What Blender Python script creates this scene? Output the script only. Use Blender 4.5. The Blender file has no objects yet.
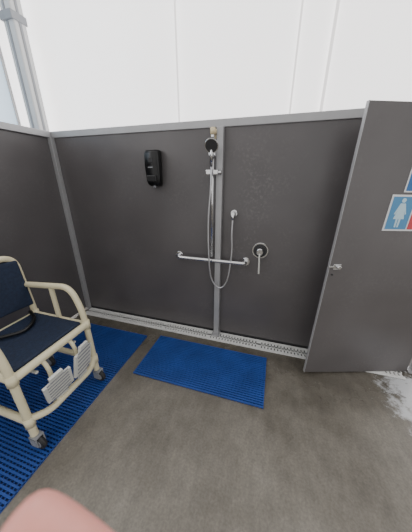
import bpy, bmesh, math, random
from mathutils import Vector, Matrix, Euler
random.seed(3)
S = bpy.context.scene
COL = S.collection

# ---------------------------------------------------------------- materials
def mat(name, col, rough=0.5, metal=0.0, var=0.0, vscale=8.0, bump=0.0, bscale=60.0, emit=None, sss=0.0, spec=0.5):
    m = bpy.data.materials.new(name); m.use_nodes = True
    nt = m.node_tree; N = nt.nodes; L = nt.links
    b = N['Principled BSDF']
    b.inputs['Base Color'].default_value = (*col, 1)
    b.inputs['Roughness'].default_value = rough
    b.inputs['Metallic'].default_value = metal
    b.inputs['Specular IOR Level'].default_value = spec
    tc = N.new('ShaderNodeTexCoord')
    if var > 0:
        n = N.new('ShaderNodeTexNoise'); n.inputs['Scale'].default_value = vscale; n.inputs['Detail'].default_value = 5
        r = N.new('ShaderNodeValToRGB')
        r.color_ramp.elements[0].position = 0.3; r.color_ramp.elements[1].position = 0.7
        r.color_ramp.elements[0].color = (*[c*(1-var) for c in col], 1)
        r.color_ramp.elements[1].color = (*[min(1, c*(1+var)) for c in col], 1)
        L.new(tc.outputs['Object'], n.inputs['Vector']); L.new(n.outputs['Fac'], r.inputs['Fac'])
        L.new(r.outputs['Color'], b.inputs['Base Color'])
    if bump > 0:
        n2 = N.new('ShaderNodeTexNoise'); n2.inputs['Scale'].default_value = bscale; n2.inputs['Detail'].default_value = 3
        bp = N.new('ShaderNodeBump'); bp.inputs['Strength'].default_value = bump; bp.inputs['Distance'].default_value = 0.01
        L.new(tc.outputs['Object'], n2.inputs['Vector']); L.new(n2.outputs['Fac'], bp.inputs['Height'])
        L.new(bp.outputs['Normal'], b.inputs['Normal'])
    if emit:
        b.inputs['Emission Color'].default_value = (*emit[0], 1)
        b.inputs['Emission Strength'].default_value = emit[1]
    if sss: b.inputs['Subsurface Weight'].default_value = sss; b.inputs['Subsurface Radius'].default_value = (0.01,0.004,0.002)
    return m

def panel_mat(name, col, marks, splash=None):
    m = mat(name, col, rough=0.36, var=0.10, vscale=2.2, bump=0.04, bscale=250, spec=0.6)
    nt = m.node_tree; N = nt.nodes; L = nt.links; b = N['Principled BSDF']
    src = b.inputs['Base Color'].links[0].from_socket
    tc = N.new('ShaderNodeTexCoord')
    n = N.new('ShaderNodeTexNoise'); n.inputs['Scale'].default_value = 45; n.inputs['Detail'].default_value = 6
    n.inputs['Roughness'].default_value = 0.7
    n3 = N.new('ShaderNodeTexNoise'); n3.inputs['Scale'].default_value = 3.0; n3.inputs['Detail'].default_value = 5
    L.new(tc.outputs['Object'], n.inputs['Vector']); L.new(tc.outputs['Object'], n3.inputs['Vector'])
    r1 = N.new('ShaderNodeMapRange'); r1.inputs['From Min'].default_value = 0.50; r1.inputs['From Max'].default_value = 0.72
    r3 = N.new('ShaderNodeMapRange'); r3.inputs['From Min'].default_value = 0.45; r3.inputs['From Max'].default_value = 0.65
    L.new(n.outputs['Fac'], r1.inputs['Value']); L.new(n3.outputs['Fac'], r3.inputs['Value'])
    mask = r3.outputs[0]
    if splash:
        ds = N.new('ShaderNodeVectorMath'); ds.operation='DISTANCE'; ds.inputs[1].default_value = splash
        L.new(tc.outputs['Object'], ds.inputs[0])
        rs = N.new('ShaderNodeMapRange'); rs.inputs['From Min'].default_value=0.15; rs.inputs['From Max'].default_value=0.65
        rs.inputs['To Min'].default_value=1.0; rs.inputs['To Max'].default_value=0.25
        L.new(ds.outputs['Value'], rs.inputs['Value'])
        mm = N.new('ShaderNodeMath'); mm.operation='MULTIPLY'; L.new(mask, mm.inputs[0]); L.new(rs.outputs[0], mm.inputs[1]); mask = mm.outputs[0]
    mul = N.new('ShaderNodeMath'); mul.operation = 'MULTIPLY'
    L.new(r1.outputs[0], mul.inputs[0]); L.new(mask, mul.inputs[1])
    mul2 = N.new('ShaderNodeMath'); mul2.operation = 'MULTIPLY'; mul2.inputs[1].default_value = marks
    L.new(mul.outputs[0], mul2.inputs[0])
    mix = N.new('ShaderNodeMixRGB'); mix.inputs['Color2'].default_value = (0.30,0.29,0.29,1)
    L.new(mul2.outputs[0], mix.inputs['Fac']); L.new(src, mix.inputs['Color1'])
    L.new(mix.outputs['Color'], b.inputs['Base Color'])
    rr = N.new('ShaderNodeMapRange'); rr.inputs['From Min'].default_value=0.35; rr.inputs['From Max'].default_value=0.65
    rr.inputs['To Min'].default_value = 0.28; rr.inputs['To Max'].default_value = 0.46
    L.new(n3.outputs['Fac'], rr.inputs['Value']); L.new(rr.outputs[0], b.inputs['Roughness'])
    return m

def floor_mat():
    m = bpy.data.materials.new('concrete_floor'); m.use_nodes = True
    nt = m.node_tree; N = nt.nodes; L = nt.links; b = N['Principled BSDF']
    tc = N.new('ShaderNodeTexCoord')
    def noise(s, d=6, rg=0.6, vec=None):
        n = N.new('ShaderNodeTexNoise'); n.inputs['Scale'].default_value = s; n.inputs['Detail'].default_value = d
        n.inputs['Roughness'].default_value = rg; L.new(vec or tc.outputs['Object'], n.inputs['Vector']); return n
    def mult(a, c, f=1.0):
        x = N.new('ShaderNodeMixRGB'); x.blend_type='MULTIPLY'; x.inputs['Fac'].default_value=f
        L.new(a, x.inputs['Color1']); L.new(c, x.inputs['Color2']); return x.outputs['Color']
    n1 = noise(1.8, 8, 0.68); r = N.new('ShaderNodeValToRGB')
    e = r.color_ramp.elements
    e[0].position = 0.34; e[0].color = (0.140,0.125,0.102,1)
    e[1].position = 0.66; e[1].color = (0.262,0.240,0.205,1)
    L.new(n1.outputs['Fac'], r.inputs['Fac'])
    mp = N.new('ShaderNodeMapping'); mp.inputs['Scale'].default_value = (1.0,0.35,1.0); mp.inputs['Rotation'].default_value=(0,0,0.35)
    L.new(tc.outputs['Object'], mp.inputs['Vector'])
    n2 = noise(14, 8, 0.75, mp.outputs['Vector']); r2 = N.new('ShaderNodeValToRGB'); e = r2.color_ramp.elements
    e[0].position = 0.35; e[0].color = (0.84,0.84,0.84,1); e[1].position = 0.65; e[1].color = (1.12,1.12,1.11,1)
    L.new(n2.outputs['Fac'], r2.inputs['Fac'])
    n5 = noise(80, 4, 0.6); r5 = N.new('ShaderNodeValToRGB'); e = r5.color_ramp.elements
    e[0].position = 0.35; e[0].color = (0.84,0.84,0.84,1); e[1].position = 0.65; e[1].color = (1.1,1.1,1.1,1)
    L.new(n5.outputs['Fac'], r5.inputs['Fac'])
    base = mult(mult(r.outputs['Color'], r2.outputs['Color']), r5.outputs['Color'])
    # damp zone along the drain: darker and smoother concrete
    sp = N.new('ShaderNodeSeparateXYZ'); L.new(tc.outputs['Object'], sp.inputs[0])
    n6 = noise(2.6, 6, 0.6)
    ad = N.new('ShaderNodeMath'); ad.operation='MULTIPLY_ADD'; ad.inputs[1].default_value=1.6
    L.new(n6.outputs['Fac'], ad.inputs[0]); L.new(sp.outputs['Y'], ad.inputs[2])
    wet = N.new('ShaderNodeMapRange'); wet.inputs['From Min'].default_value=1.85; wet.inputs['From Max'].default_value=2.45
    L.new(ad.outputs[0], wet.inputs['Value'])
    wm = N.new('ShaderNodeMixRGB'); wm.inputs['Color1'].default_value=(1,1,1,1); wm.inputs['Color2'].default_value=(0.66,0.65,0.64,1)
    L.new(wet.outputs[0], wm.inputs['Fac'])
    base = mult(base, wm.outputs['Color'])
    # daylight reflection on the damp floor near the entrance, painted as pale colour
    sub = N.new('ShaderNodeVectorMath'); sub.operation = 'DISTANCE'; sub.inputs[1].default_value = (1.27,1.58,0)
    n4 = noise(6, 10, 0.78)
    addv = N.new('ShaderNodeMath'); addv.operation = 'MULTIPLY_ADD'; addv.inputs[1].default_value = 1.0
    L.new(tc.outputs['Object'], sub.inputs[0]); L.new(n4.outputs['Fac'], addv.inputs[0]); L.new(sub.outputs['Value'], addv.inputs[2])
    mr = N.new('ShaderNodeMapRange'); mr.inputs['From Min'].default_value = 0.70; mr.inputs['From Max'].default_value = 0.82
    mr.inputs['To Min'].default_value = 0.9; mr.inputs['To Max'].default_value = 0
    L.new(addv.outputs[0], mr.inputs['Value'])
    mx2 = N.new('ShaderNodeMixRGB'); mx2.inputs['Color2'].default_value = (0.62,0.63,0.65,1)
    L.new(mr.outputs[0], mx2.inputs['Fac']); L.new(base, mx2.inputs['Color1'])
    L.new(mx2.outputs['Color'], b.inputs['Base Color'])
    mxr = N.new('ShaderNodeMath'); mxr.operation='MAXIMUM'; L.new(mr.outputs[0], mxr.inputs[0]); L.new(wet.outputs[0], mxr.inputs[1])
    rr = N.new('ShaderNodeMapRange'); rr.inputs['To Min'].default_value = 0.50; rr.inputs['To Max'].default_value = 0.22
    L.new(mxr.outputs[0], rr.inputs['Value']); L.new(rr.outputs[0], b.inputs['Roughness'])
    bp = N.new('ShaderNodeBump'); bp.inputs['Strength'].default_value = 0.2; bp.inputs['Distance'].default_value = 0.003
    L.new(n5.outputs['Fac'], bp.inputs['Height']); L.new(bp.outputs['Normal'], b.inputs['Normal'])
    return m

M_panel = panel_mat('grey_laminate_panel', (0.105,0.097,0.099), 0.55, (-0.15,1.95,1.30))
M_door  = panel_mat('grey_laminate_door', (0.116,0.107,0.108), 0.2)
M_alu   = mat('brushed_aluminium', (0.42,0.42,0.43), 0.45, 0.35, var=0.05)
M_chrome= mat('chrome', (0.75,0.75,0.76), 0.15, 1.0)
M_hose  = mat('steel_hose', (0.62,0.62,0.64), 0.3, 0.9, bump=0.2, bscale=400)
M_black = mat('black_gloss_plastic', (0.005,0.005,0.006), 0.35)
M_dark  = mat('dark_rubber', (0.03,0.03,0.032), 0.6)
M_grey  = mat('grey_plastic', (0.28,0.29,0.31), 0.5)
M_blue  = mat('blue_vinyl_mat', (0.028,0.080,0.33), 0.4, var=0.15, vscale=6)
M_blue2 = mat('blue_vinyl_mat_under', (0.006,0.018,0.09), 0.6)
M_grate = mat('white_plastic_grate', (0.80,0.80,0.78), 0.5, var=0.06, vscale=12)
M_gap   = mat('drain_dark', (0.10,0.10,0.10), 0.8)
M_pvc   = mat('cream_pvc', (0.76,0.69,0.47), 0.35, var=0.04)
M_navy  = mat('navy_mesh_fabric', (0.010,0.020,0.050), 0.75, var=0.3, vscale=60, bump=0.3, bscale=300)
M_white = mat('white_plastic', (0.66,0.66,0.62), 0.4)
M_beige = mat('beige_bracket', (0.74,0.62,0.40), 0.4)
M_tent  = mat('tent_fabric', (0.85,0.84,0.84), 0.8, var=0.03, vscale=1.5, emit=((1.0,0.975,0.965),1.7))  # emission stands in for daylight coming through the fabric
M_seam  = mat('tent_seam', (0.74,0.72,0.71), 0.8, emit=((1.0,0.96,0.94),1.0))  # weaker glow, same backlight put into the material
M_win   = mat('tent_clear_vinyl', (0.6,0.75,0.88), 0.3, emit=((0.72,0.86,1.0),0.75))  # emission imitates daylight behind the vinyl
M_pole  = mat('tent_pole_white', (0.62,0.62,0.62), 0.4, var=0.03)
M_sblue = mat('sign_blue', (0.03,0.16,0.42), 0.4)
M_sred  = mat('sign_red', (0.62,0.06,0.08), 0.4)
M_swht  = mat('sign_white', (0.80,0.82,0.84), 0.4)
M_scy   = mat('sign_pale_blue', (0.08,0.28,0.52), 0.4)
M_fig   = mat('sign_figure_pale', (0.55,0.74,0.84), 0.4)
M_skin  = mat('skin', (0.76,0.33,0.28), 0.5, var=0.08, vscale=90, sss=0.15)
M_slv   = mat('grey_sleeve', (0.12,0.13,0.16), 0.85, var=0.1, vscale=30)
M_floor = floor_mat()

# ---------------------------------------------------------------- helpers
def group(name, loc=(0,0,0), rotz=0.0, roty=0.0):
    e = bpy.data.objects.new(name, None); COL.objects.link(e)
    e.location = loc; e.rotation_euler = (0,roty,rotz); e.empty_display_size = 0.1
    e['w'] = 1 if rotz == 0 else 0
    return e
def attach(o, parent):
    if parent is not None:
        o.parent = parent
        if parent['w']: o.matrix_parent_inverse = Matrix.Translation(-Vector(parent.location))
def mesh_obj(name, bm, material, parent=None, smooth=False):
    me = bpy.data.meshes.new(name); bm.to_mesh(me); bm.free()
    if smooth:
        for p in me.polygons: p.use_smooth = True
    o = bpy.data.objects.new(name, me); COL.objects.link(o)
    if material: me.materials.append(material)
    attach(o, parent); return o
def add_box(bm, mn, mx):
    c = [(a+b)/2 for a,b in zip(mn,mx)]; s = [abs(b-a) for a,b in zip(mn,mx)]
    r = bmesh.ops.create_cube(bm, size=1, matrix=Matrix.Translation(c) @ Matrix.Diagonal((*s,1)))
    return r['verts']
def box(name, parent, mn, mx, material, bevel=0.0, seg=2):
    bm = bmesh.new(); add_box(bm, mn, mx)
    if bevel: bmesh.ops.bevel(bm, geom=bm.edges[:], offset=bevel, segments=seg, affect='EDGES', profile=0.5)
    return mesh_obj(name, bm, material, parent, smooth=False)
def boxes(name, parent, lst, material):
    bm = bmesh.new()
    for mn,mx in lst: add_box(bm, mn, mx)
    return mesh_obj(name, bm, material, parent)
def cyl(name, parent, p1, p2, r, material, r2=None, seg=32):
    p1=Vector(p1); p2=Vector(p2); d=p2-p1
    q = d.to_track_quat('Z','Y').to_matrix().to_4x4()
    bm = bmesh.new()
    bmesh.ops.create_cone(bm, cap_ends=True, segments=seg, radius1=r, radius2=r if r2 is None else r2, depth=d.length,
        matrix=Matrix.Translation((p1+p2)/2) @ q)
    eds = [e for e in bm.edges if len(e.link_faces)==2 and any(len(f.verts)>4 for f in e.link_faces)]
    bmesh.ops.bevel(bm, geom=eds, offset=min(r*0.15, d.length*0.2), segments=2, affect='EDGES')
    o = mesh_obj(name, bm, material, parent)
    for p in o.data.polygons: p.use_smooth = len(p.vertices) <= 4
    return o
def fillet(pts, rad, n=8):
    pts = [Vector(p) for p in pts]
    if len(pts) < 3 or rad <= 0: return pts
    out = [pts[0]]
    for i in range(1, len(pts)-1):
        a,b,c = pts[i-1],pts[i],pts[i+1]
        r = min(rad, (a-b).length*0.49, (c-b).length*0.49)
        s = b+(a-b).normalized()*r; e = b+(c-b).normalized()*r
        for k in range(n+1):
            t=k/n; out.append(s*(1-t)**2 + b*2*t*(1-t) + e*t*t)
    out.append(pts[-1]); return out
def tube(name, parent, pts, r, material, rad=0.06, cyclic=False):
    pts = fillet(pts, rad)
    cu = bpy.data.curves.new(name, 'CURVE'); cu.dimensions='3D'; cu.bevel_depth=r; cu.bevel_resolution=5; cu.use_fill_caps=True
    sp = cu.splines.new('POLY'); sp.points.add(len(pts)-1)
    for i,p in enumerate(pts): sp.points[i].co = (*p,1)
    sp.use_cyclic_u = cyclic; sp.use_smooth = True
    cu.materials.append(material)
    o = bpy.data.objects.new(name, cu); COL.objects.link(o); attach(o, parent); return o
def flat(name, parent, pts, y, material, th=0.001):
    bm = bmesh.new()
    f = bm.faces.new([bm.verts.new((x, y, z)) for x,z in pts])
    r = bmesh.ops.extrude_face_region(bm, geom=[f])
    for v in [g for g in r['geom'] if isinstance(g, bmesh.types.BMVert)]: v.co.y += th
    bmesh.ops.recalc_face_normals(bm, faces=bm.faces[:])
    return mesh_obj(name, bm, material, parent)
def circ(cx, cz, r, n=20): return [(cx+r*math.cos(2*math.pi*i/n), cz+r*math.sin(2*math.pi*i/n)) for i in range(n)]

# ---------------------------------------------------------------- shell
WY = 1.95; WX = -2.20
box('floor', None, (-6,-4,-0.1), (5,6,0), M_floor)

wb = group('wall_back', (-0.5, WY, 0))
box('panel_1', wb, (WX, WY, 0.035), (-0.467, WY+0.018, 1.95), M_panel)
box('panel_2', wb, (-0.465, WY, 0.035), (1.24, WY+0.018, 1.95), M_panel)
box('top_rail', wb, (WX-0.03, WY-0.012, 1.945), (1.24, WY+0.035, 2.0), M_alu, 0.004)
box('gap_shade_strip', wb, (WX, WY+0.004, 0.0), (1.24, WY+0.016, 0.034), M_dark)  # dark strip put in for the shade of the gap under the panels
wl = group('wall_left', (WX, 0.5, 0))
box('panel_1', wl, (WX-0.018, -0.9, 0.025), (WX, 0.55, 1.95), M_panel)
box('panel_2', wl, (WX-0.018, 0.552, 0.025), (WX, WY-0.002, 1.95), M_panel)
box('top_rail', wl, (WX-0.035, -0.9, 1.945), (WX+0.025, WY-0.013, 2.0), M_alu, 0.004)
box('trim_1', None, (WX+0.001, WY-0.045, 0.0), (WX+0.045, WY-0.001, 1.944), M_alu, 0.003)
pp = group('trim_2', (-0.467, WY-0.03, 0))
box('post', pp, (-0.492, WY-0.052, 0.02), (-0.438, WY-0.001, 1.944), M_alu, 0.004)
box('post_foot', pp, (-0.505, WY-0.10, 0.0155), (-0.425, WY-0.002, 0.028), M_alu, 0.002)

# tent
tb = group('tent_canvas_wall', (-0.5, 2.44, 0))
def canvas(name, p0, p1, z0, z1, m, parent):
    bm = bmesh.new(); nx=60; nz=10; g=[]
    p0=Vector(p0); p1=Vector(p1); nrm = Vector((-(p1-p0).y,(p1-p0).x)).normalized()
    for i in range(nx+1):
        row=[]
        for k in range(nz+1):
            p = p0.lerp(p1,i/nx); w = 0.012*math.sin(i*0.9)+0.01*math.sin(i*0.33+k*0.5)
            row.append(bm.verts.new((p.x+nrm.x*w, p.y+nrm.y*w, z0+(z1-z0)*k/nz)))
        g.append(row)
    for i in range(nx):
        for k in range(nz): bm.faces.new((g[i][k],g[i+1][k],g[i+1][k+1],g[i][k+1]))
    return mesh_obj(name, bm, m, parent, True)
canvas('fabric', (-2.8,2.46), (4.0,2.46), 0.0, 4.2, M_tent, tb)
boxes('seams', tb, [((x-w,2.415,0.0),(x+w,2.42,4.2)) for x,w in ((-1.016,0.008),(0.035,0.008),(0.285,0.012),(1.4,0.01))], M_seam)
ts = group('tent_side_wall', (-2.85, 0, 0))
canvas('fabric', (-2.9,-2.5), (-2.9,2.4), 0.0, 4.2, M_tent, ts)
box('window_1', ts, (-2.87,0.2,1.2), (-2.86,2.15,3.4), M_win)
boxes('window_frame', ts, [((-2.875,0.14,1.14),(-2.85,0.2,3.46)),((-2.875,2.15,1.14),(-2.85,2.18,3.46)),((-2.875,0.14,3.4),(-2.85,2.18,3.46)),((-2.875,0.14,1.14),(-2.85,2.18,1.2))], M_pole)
tp = group('tent_pole', (-2.70,2.28,0))
box('pole', tp, (-2.77,2.21,0), (-2.63,2.34,4.2), M_pole, 0.012)
boxes('pole_grooves', tp, [((-2.725,2.205,0.1),(-2.70,2.2105,4.2)), ((-2.6305,2.26,0.1),(-2.625,2.285,4.2))], M_grey)
box('bracket', tp, (-2.78,2.19,3.02), (-2.62,2.35,3.09), M_grey, 0.005)

# ---------------------------------------------------------------- drain
dr = group('floor_drain_grate', (-0.5, WY-0.08, 0))
y0,y1 = WY-0.150, WY-0.012; x0,x1 = WX+0.06, 1.20
box('channel', dr, (x0,y0,0.0005), (x1,y1,0.003), M_gap)
ym=(y0+y1)/2
lst=[((x0,y0,0.001),(x1,y0+0.022,0.015)),((x0,y1-0.022,0.001),(x1,y1,0.015)),((x0,ym-0.009,0.002),(x1,ym+0.009,0.0145))]
x=x0; k=0
while x < x1-0.01:
    w = 0.020 if k%16 else 0.05
    lst.append(((x,y0+0.020,0.002),(min(x+w,x1),y1-0.020,0.0145))); x += w+0.011; k+=1
boxes('grate', dr, lst, M_grate)

# ---------------------------------------------------------------- mats
def ribmat(name, xa, xb, ya, yb):
    g = group(name, ((xa+xb)/2,(ya+yb)/2,0))
    cross=[]; n=int((xb-xa)/0.026)
    for i in range(n+1):
        xx = xa+(xb-xa-0.007)*i/n; cross.append(((xx,ya,0.0),(xx+0.007,yb,0.011)))
    boxes('cross_bars', g, cross, M_blue)
    ribs=[]; n=int((yb-ya)/0.021)
    for i in range(n+1):
        yy = ya+(yb-ya-0.011)*i/n; ribs.append(((xa,yy,0.006),(xb,yy+0.011,0.017)))
    boxes('ribs', g, ribs, M_blue)
    box('underlay', g, (xa+0.004,ya+0.004,0.0005),(xb-0.004,yb-0.004,0.003), M_blue2)
ribmat('blue_shower_mat', -1.022, 0.075, 1.195, 1.70)
ribmat('blue_shower_mat', -2.12, -1.16, -0.35, 1.655)

# ---------------------------------------------------------------- soap dispenser
DX=-1.055
sd = group('soap_dispenser', (DX, WY-0.05, 1.65))
bm = bmesh.new()
prof = [(0.0,1.80),(0.075,1.80),(0.098,1.775),(0.102,1.68),(0.088,1.60),(0.092,1.555),(0.075,1.515),(0.0,1.505)]
hw = [0.060,0.060,0.062,0.064,0.064,0.062,0.056,0.052]
L_=[];R_=[]
for (d,z),w in zip(prof,hw):
    L_.append(bm.verts.new((DX-w,WY-0.001-d,z))); R_.append(bm.verts.new((DX+w,WY-0.001-d,z)))
n=len(prof)
for i in range(n): bm.faces.new((L_[i],L_[(i+1)%n],R_[(i+1)%n],R_[i]))
bm.faces.new(L_[::-1]); bm.faces.new(R_)
bmesh.ops.recalc_face_normals(bm, faces=bm.faces[:])
bmesh.ops.bevel(bm, geom=bm.edges[:], offset=0.009, segments=3, affect='EDGES')
mesh_obj('housing', bm, M_black, sd, True)
box('level_window', sd, (DX-0.022,WY-0.106,1.70), (DX+0.022,WY-0.098,1.74), M_dark, 0.003)
box('push_bar', sd, (DX-0.048,WY-0.112,1.545), (DX+0.048,WY-0.088,1.60), M_black, 0.008,3)
box('label', sd, (DX-0.03,WY-0.1045,1.660), (DX+0.015,WY-0.1005,1.667), M_grey)
cyl('nozzle', sd, (DX,WY-0.06,1.515), (DX,WY-0.06,1.495), 0.012, M_grey)

# ---------------------------------------------------------------- shower set
sh = group('handheld_shower', (-0.52, WY-0.05, 1.4))
RX=-0.515; RY=WY-0.075
cyl('rail', sh, (RX,RY,0.90), (RX,RY,1.90), 0.0125, M_chrome)
tube('rail_top_bracket', sh, [(RX,WY-0.001,1.90),(RX,RY,1.90),(RX,RY,1.87)], 0.013, M_chrome, 0.03)
cyl('rail_top_flange', sh, (RX,WY-0.001,1.90), (RX,WY-0.02,1.90), 0.036, M_beige)
cyl('rail_cap', sh, (RX,RY,1.885), (RX,RY,1.935), 0.020, M_beige)
tube('rail_bottom_bracket', sh, [(RX,WY-0.001,0.93),(RX,RY,0.93)], 0.012, M_chrome, 0)
box('slider', sh, (RX-0.055,RY-0.022,1.60), (RX+0.050,RY+0.018,1.64), M_chrome, 0.008,3)
cyl('slider_knob', sh, (RX+0.045,RY,1.619), (RX+0.075,RY,1.619), 0.016, M_chrome)
box('slider_upper', sh, (RX-0.028,RY-0.03,1.735), (RX+0.028,RY+0.018,1.775), M_chrome, 0.008,3)
hp0 = Vector((RX,RY-0.035,1.66)); hp1 = Vector((RX+0.012,RY-0.075,1.80))
cyl('handle', sh, hp0, hp1, 0.012, M_chrome, 0.015)
hd = Vector((0.08,-0.85,-0.42)).normalized()
cyl('head', sh, hp1+Vector((0,0.012,0.012)), hp1+Vector((0,0.012,0.012))+hd*0.03, 0.036, M_chrome, 0.056)
cyl('head_face', sh, hp1+Vector((0,0.012,0.012))+hd*0.0295, hp1+Vector((0,0.012,0.012))+hd*0.034, 0.046, M_dark)
OX=-0.335; OZ=1.292
pts=[hp0, (RX+0.0,RY-0.05,1.5),(RX-0.02,RY-0.05,1.2),(RX-0.005,RY-0.05,0.80),(-0.485,RY-0.035,0.65),(-0.415,RY-0.02,0.60),(-0.355,RY-0.01,0.70),(-0.33,RY,0.95),(-0.335,RY,1.12),(OX,RY+0.012,1.25)]
def crom(P, n=10):
    P=[Vector(p) for p in P]; out=[]
    for i in range(len(P)-1):
        a=P[max(i-1,0)];b=P[i];c=P[i+1];d=P[min(i+2,len(P)-1)]
        for k in range(n):
            t=k/n; out.append(0.5*((2*b)+(c-a)*t+(2*a-5*b+4*c-d)*t*t+(3*b-a-3*c+d)*t**3))
    out.append(P[-1]); return out
tube('hose', sh, crom(pts), 0.0075, M_hose, 0)
cyl('outlet_flange', sh, (OX,WY-0.001,OZ), (OX,WY-0.012,OZ), 0.030, M_chrome)
cyl('outlet_body', sh, (OX,WY-0.01,OZ), (OX,RY+0.0,OZ), 0.018, M_chrome)
cyl('outlet_nut', sh, (OX,RY+0.012,OZ), (OX,RY+0.012,OZ-0.05), 0.013, M_chrome)

gb = group('grab_bar', (-0.52, WY-0.05, 0.87))
gz=0.860
tube('bar', gb, [(-0.868,WY-0.002,gz),(-0.868,WY-0.07,gz),(-0.205,WY-0.07,gz),(-0.205,WY-0.002,gz)], 0.017, M_chrome, 0.04)
for i,xx in enumerate((-0.868,-0.205)): cyl('flange_%d'%(i+1), gb, (xx,WY-0.001,gz),(xx,WY-0.014,gz), 0.038, M_chrome)

mx_ = group('shower_mixer_tap', (-0.088, WY-0.03, 0.98))
mx0=-0.085; mz=0.975
cyl('wall_plate', mx_, (mx0,WY-0.001,mz),(mx0,WY-0.010,mz), 0.072, M_chrome, seg=48)
cyl('plate_recess', mx_, (mx0,WY-0.0095,mz),(mx0,WY-0.013,mz), 0.060, M_dark, seg=48)
cyl('body', mx_, (mx0,WY-0.01,mz),(mx0,WY-0.065,mz), 0.030, M_chrome)
tube('lever', mx_, [(mx0,WY-0.055,mz-0.01),(mx0,WY-0.075,mz-0.03),(mx0+0.008,WY-0.085,mz-0.19)], 0.0075, M_white, 0.02)

# ---------------------------------------------------------------- door
ang = math.radians(18.3); lean=math.radians(1.1); DL=(0.392,1.618,0.016)
dg = group('door_1', DL, ang, lean)
DW=0.90
box('leaf', dg, (0,0,0.010), (DW,0.018,1.95), M_door, 0.002)
box('edge_strip', dg, (-0.004,-0.002,0.010), (0.0,0.020,1.95), M_alu)
box('latch_plate', dg, (0.020,-0.010,0.965), (0.075,0.0,1.005), M_chrome, 0.003)
cyl('latch_knob', dg, (0.055,-0.008,0.985), (0.055,-0.028,0.985), 0.013, M_chrome)
box('latch_bolt', dg, (-0.012,-0.008,0.978), (0.03,0.0,0.991), M_chrome, 0.002)
cyl('latch_screw', dg, (0.028,-0.009,0.925), (0.028,-0.001,0.925), 0.006, M_dark)
for i,zz in enumerate((0.25,1.0,1.75)):
    cyl('hinge_%d'%(i+1), dg, (DW+0.005,-0.006,zz-0.04), (DW+0.005,-0.006,zz+0.04), 0.010, M_alu)
hp = group('trim_3', (1.285,1.95,0))
box('hinge_post', hp, (1.285,1.905,0.0), (1.335,1.955,1.99), M_alu, 0.004)
box('post_base', hp, (1.262,1.890,0.0), (1.35,1.975,0.014), M_alu, 0.002)

# signs (flat plates on the door)
s1 = group('restroom_sign', DL, ang, lean)
box('backing', s1, (0.288,-0.003,1.243), (0.600,-0.0005,1.470), M_swht)
DZ=-0.010
flat('blue_field', s1, [(0.300,1.264+DZ),(0.440,1.264+DZ),(0.440,1.468+DZ),(0.300,1.468+DZ)], -0.0045, M_scy)
flat('red_field', s1, [(0.450,1.264+DZ),(0.588,1.264+DZ),(0.588,1.468+DZ),(0.450,1.468+DZ)], -0.0045, M_sred)
def man(g, cx, skirt, m):
    z=lambda v: v+DZ
    def fl(n_, P): flat(n_, g, [(a,z(b)) for a,b in P], -0.006, m)
    fl('head', circ(cx,1.446,0.014))
    if skirt: fl('dress', [(cx-0.016,1.428),(cx-0.040,1.362),(cx-0.032,1.358),(cx-0.020,1.390),(cx-0.036,1.330),(cx+0.036,1.330),(cx+0.020,1.390),(cx+0.032,1.358),(cx+0.040,1.362),(cx+0.016,1.428)])
    else: fl('torso', [(cx-0.030,1.428),(cx-0.030,1.355),(cx-0.018,1.355),(cx-0.018,1.325),(cx+0.018,1.325),(cx+0.018,1.355),(cx+0.030,1.355),(cx+0.030,1.428)])
    fl('leg_1', [(cx-0.016,1.331),(cx-0.003,1.331),(cx-0.003,1.277),(cx-0.014,1.277)])
    fl('leg_2', [(cx+0.003,1.331),(cx+0.016,1.331),(cx+0.014,1.277),(cx+0.003,1.277)])
man(s1, 0.370, True, M_fig); man(s1, 0.520, False, M_fig)
s2 = group('accessible_sign', DL, ang, lean)
box('backing', s2, (0.352,-0.003,1.484), (0.516,-0.0005,1.650), M_swht)
def f2(n_, P, y=-0.006, m=M_swht): flat(n_, s2, [(a-0.008,b-0.003) for a,b in P], y, m)
f2('field', [(0.369,1.496),(0.515,1.496),(0.515,1.644),(0.369,1.644)], -0.0045, M_sblue)
f2('icon_head', circ(0.432,1.624,0.010))
f2('icon_back', [(0.426,1.612),(0.438,1.612),(0.442,1.566),(0.430,1.560)])
f2('icon_seat', [(0.430,1.570),(0.470,1.570),(0.486,1.524),(0.476,1.520),(0.464,1.558),(0.430,1.558)])
ro = [(0.432+0.036*math.cos(t),1.543+0.036*math.sin(t)) for t in [math.radians(120+i*12) for i in range(21)]]
ri = [(0.432+0.028*math.cos(t),1.543+0.028*math.sin(t)) for t in [math.radians(120+i*12) for i in range(21)]]
bm=bmesh.new(); vo=[bm.verts.new((x,-0.006,z)) for x,z in ro]; vi=[bm.verts.new((x,-0.006,z)) for x,z in ri]
for i in range(20): bm.faces.new((vo[i],vo[i+1],vi[i+1],vi[i]))
mesh_obj('icon_wheel', bm, M_swht, s2)

# ---------------------------------------------------------------- shower wheelchair
wc = group('shower_wheelchair', (-1.5, 0.8, 0))
ya, yb = 0.535, 1.05; R=0.0215
XF=-1.25; XB=-1.75
for i,y in enumerate((ya,yb)):
    tube('arm_and_front_leg_%d'%(i+1), wc, [(XB,y,0.825),(-1.32,y,0.865),(XF-0.010,y,0.70),(XF,y,0.56),(XF,y,0.13)], R, M_pvc, 0.10)
    tube('side_seat_rail_%d'%(i+1), wc, [(XB,y,0.565),(XF,y,0.565)], R, M_pvc, 0)
    tube('lower_rail_%d'%(i+1), wc, [(XB,y,0.24),(XF,y,0.24)], R, M_pvc, 0)
    tube('arm_support_%d'%(i+1), wc, [(-1.50,y,0.56),(-1.50,y,0.85)], R*0.8, M_pvc, 0)
    for j,(xx,zz) in enumerate(((XF,0.565),(XF,0.24),(XB,0.565),(XB,0.24))):
        cyl('fitting_%d_%d'%(i+1,j+1), wc, (xx,y,zz-0.035),(xx,y,zz+0.035), R+0.006, M_pvc)
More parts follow.
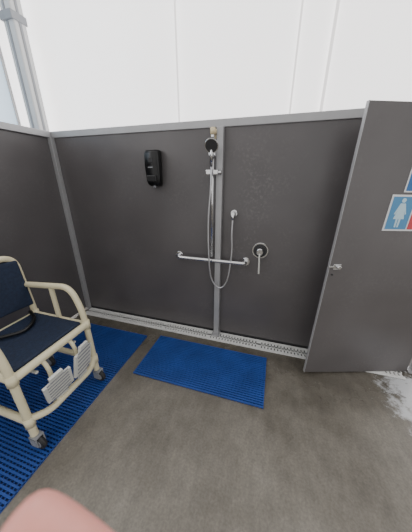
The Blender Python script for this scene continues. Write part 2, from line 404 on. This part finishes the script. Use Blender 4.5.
tube('back_frame', wc, [(XB-0.03,ya,0.13),(XB,ya,0.30),(XB,ya,0.60),(XB-0.04,ya,1.05),(XB-0.04,yb,1.05),(XB,yb,0.60),(XB,yb,0.30),(XB-0.03,yb,0.13)], R, M_pvc, 0.10)
tube('front_seat_rail', wc, [(XF,ya,0.565),(XF,yb,0.565)], R+0.003, M_pvc, 0)
tube('rear_seat_rail', wc, [(XB,ya,0.565),(XB,yb,0.565)], R, M_pvc, 0)
tube('front_cross_rail', wc, [(XF,ya,0.26),(XF+0.05,ya+0.09,0.235),(XF+0.05,yb-0.09,0.235),(XF,yb,0.26)], R, M_pvc, 0.08)
tube('rear_cross_rail', wc, [(XB,ya,0.24),(XB,yb,0.24)], R, M_pvc, 0)
def pad(name, corners_fn, nx, ny, th, m):
    bm=bmesh.new(); top=[];bot=[]
    for i in range(nx+1):
        rt=[];rb=[]
        for j in range(ny+1):
            p,nn = corners_fn(i/nx,j/ny)
            rt.append(bm.verts.new(p+nn*th/2)); rb.append(bm.verts.new(p-nn*th/2))
        top.append(rt);bot.append(rb)
    for i in range(nx):
        for j in range(ny):
            bm.faces.new((top[i][j],top[i+1][j],top[i+1][j+1],top[i][j+1]))
            bm.faces.new((bot[i][j],bot[i][j+1],bot[i+1][j+1],bot[i+1][j]))
    for i in range(nx):
        bm.faces.new((top[i][0],bot[i][0],bot[i+1][0],top[i+1][0])); bm.faces.new((top[i][ny],top[i+1][ny],bot[i+1][ny],bot[i][ny]))
    for j in range(ny):
        bm.faces.new((top[0][j],top[0][j+1],bot[0][j+1],bot[0][j])); bm.faces.new((top[nx][j],bot[nx][j],bot[nx][j+1],top[nx][j+1]))
    bmesh.ops.recalc_face_normals(bm, faces=bm.faces[:])
    o=mesh_obj(name,bm,m,wc,True); md=o.modifiers.new('b','BEVEL'); md.width=0.012; md.segments=3; md.limit_method='ANGLE'
    return o
def seatf(u,v):
    s = math.sin(math.pi*v)*0.018*math.sin(math.pi*u)
    return Vector((XB+0.03+u*(XF-XB-0.052), ya+0.02+v*(yb-ya-0.04), 0.585-s)), Vector((0,0,1))
pad('seat', seatf, 14, 14, 0.03, M_navy)
def backf(u,v):
    z=0.66+u*0.36; s=0.035*math.sin(math.pi*v)
    xx = XB-0.04*(z-0.6)/0.45
    return Vector((xx-s+0.012, ya-0.004+v*(yb-ya+0.0), z)), Vector((1,0,0))
pad('backrest_sling', backf, 10, 14, 0.05, M_navy)
tube('lap_belt', wc, [(XB+0.03,0.62,0.62),(-1.62,0.72,0.612),(-1.54,0.83,0.602),(-1.60,0.95,0.612),(XB+0.03,1.0,0.62)], 0.012, M_black, 0.06)
tube('pan_rail_1', wc, [(XB,ya+0.12,0.50),(XF,ya+0.12,0.50)], 0.010, M_white, 0)
tube('pan_rail_2', wc, [(XB,yb-0.12,0.50),(XF,yb-0.12,0.50)], 0.010, M_white, 0)
for i,(fy) in enumerate((0.700,0.892)):
    tube('footrest_hanger_%d'%(i+1), wc, [(XF,fy,0.555),(XF+0.035,fy,0.50),(XF+0.05,fy,0.235)], 0.013, M_pvc, 0.05)
    bm=bmesh.new()
    vs=add_box(bm,(-0.009,-0.085,-0.125),(0.009,0.085,0.125))
    bmesh.ops.bevel(bm, geom=[e for e in bm.edges if abs(e.verts[0].co.x-e.verts[1].co.x)>0.01], offset=0.045, segments=6, affect='EDGES')
    T = Matrix.Translation((XF+0.082,fy,0.40 if i else 0.38)) @ Matrix.Rotation(math.radians(12 if i else -6),4,'Z') @ Matrix.Rotation(math.radians(8 if i else 16),4,'Y') @ Matrix.Rotation(math.radians(-8 if i else 8),4,'X')
    bmesh.ops.transform(bm, matrix=T, verts=bm.verts[:])
    mesh_obj('footplate_%d'%(i+1), bm, M_white, wc)
    bm=bmesh.new()
    for k in range(7):
        zz=-0.09+k*0.030
        add_box(bm,(0.008,-0.066,zz-0.004),(0.012,0.066,zz+0.004))
    bmesh.ops.transform(bm, matrix=T, verts=bm.verts[:])
    mesh_obj('footplate_ribs_%d'%(i+1), bm, M_grey, wc)
k=0
for xx in (XF,XB-0.03):
    for y in (ya,yb):
        k+=1
        ox = 0.018
        cyl('caster_stem_%d'%k, wc, (xx,y,0.115),(xx,y,0.17), 0.012, M_chrome)
        cyl('caster_wheel_%d'%k, wc, (xx+ox,y-0.014,0.067),(xx+ox,y+0.014,0.067), 0.050, M_dark)
        cyl('caster_hub_%d'%k, wc, (xx+ox,y-0.016,0.067),(xx+ox,y+0.016,0.067), 0.034, M_grey)
        boxes('caster_fork_%d'%k, wc, [((xx-0.016,y-0.027,0.055),(xx+ox+0.016,y-0.019,0.12)),((xx-0.016,y+0.019,0.055),(xx+ox+0.016,y+0.027,0.12)),((xx-0.018,y-0.027,0.116),(xx+ox+0.018,y+0.027,0.126))], M_grey)

# ---------------------------------------------------------------- camera
PITCH=math.radians(21.5); YAW=math.radians(16.9)
cam_d = bpy.data.cameras.new('camera'); cam = bpy.data.objects.new('camera', cam_d); COL.objects.link(cam)
cam.location=(0,0,1.57); cam.rotation_euler=(math.pi/2-PITCH,0,YAW)
cam_d.sensor_fit='VERTICAL'; cam_d.sensor_height=36; cam_d.sensor_width=36; cam_d.lens=221/532*36
cam_d.clip_start=0.005; cam_d.clip_end=100
cam_d.dof.use_dof=True; cam_d.dof.focus_distance=2.2; cam_d.dof.aperture_fstop=11
S.camera=cam

# ---------------------------------------------------------------- photographer's hand
CM = Matrix.Translation((0,0,1.57)) @ Euler((math.pi/2-PITCH,0,YAW)).to_matrix().to_4x4()
V=[];E=[];RD=[]
OFF=Vector((-0.0105,0.0022,0))
def av(p,r,link=None):
    V.append(CM @ (Vector(p)+OFF)); RD.append(r)
    if link is not None: E.append((link,len(V)-1))
    return len(V)-1
palm=av((0.058,-0.130,-0.004),0.022)
wrist=av((0.085,-0.185,0.035),0.022,palm)
fa1=av((0.115,-0.25,0.10),0.029,wrist); fa2=av((0.15,-0.33,0.19),0.036,fa1)
def finger(pts, rs):
    l=palm
    for p,r in zip(pts,rs): l=av(p,r,l)
finger([(0.034,-0.107,-0.026),(0.008,-0.0875,-0.044),(-0.014,-0.0735,-0.048),(-0.029,-0.0640,-0.050),(-0.0355,-0.0605,-0.050)],[0.012,0.0098,0.0095,0.0092,0.0078])
finger([(0.040,-0.122,-0.040),(0.012,-0.122,-0.058),(-0.008,-0.118,-0.048),(-0.016,-0.115,-0.034)],[0.012,0.0095,0.0088,0.0075])
finger([(0.044,-0.142,-0.042),(0.018,-0.146,-0.058),(0.000,-0.142,-0.046),(-0.006,-0.139,-0.034)],[0.0115,0.009,0.0083,0.007])
finger([(0.052,-0.160,-0.034),(0.032,-0.166,-0.048),(0.018,-0.163,-0.038),(0.012,-0.160,-0.028)],[0.010,0.008,0.0075,0.0065])
finger([(0.062,-0.115,0.024),(0.045,-0.092,0.034),(0.026,-0.074,0.034),(0.014,-0.064,0.030)],[0.014,0.0115,0.0105,0.008])
hg = group('photographer_hand', tuple(V[palm]))
me = bpy.data.meshes.new('hand_and_forearm'); me.from_pydata([tuple(v) for v in V],E,[])
ho = bpy.data.objects.new('hand_and_forearm', me); COL.objects.link(ho); attach(ho,hg)
me.materials.append(M_skin)
sk = ho.modifiers.new('skin','SKIN'); sk.use_smooth_shade=True
for i,r in enumerate(RD): me.skin_vertices[0].data[i].radius=(r,r)
me.skin_vertices[0].data[palm].use_root=True
su = ho.modifiers.new('sub','SUBSURF'); su.levels=2; su.render_levels=2
cyl('sleeve_cuff', hg, V[fa1]+(V[fa2]-V[fa1])*0.5, V[fa2]+(V[fa2]-V[fa1])*1.2, 0.045, M_slv, 0.058)

# ---------------------------------------------------------------- light
w = bpy.data.worlds.new('world'); S.world=w; w.use_nodes=True
bg = w.node_tree.nodes['Background']; bg.inputs['Color'].default_value=(1.0,0.99,0.975,1); bg.inputs['Strength'].default_value=1.05
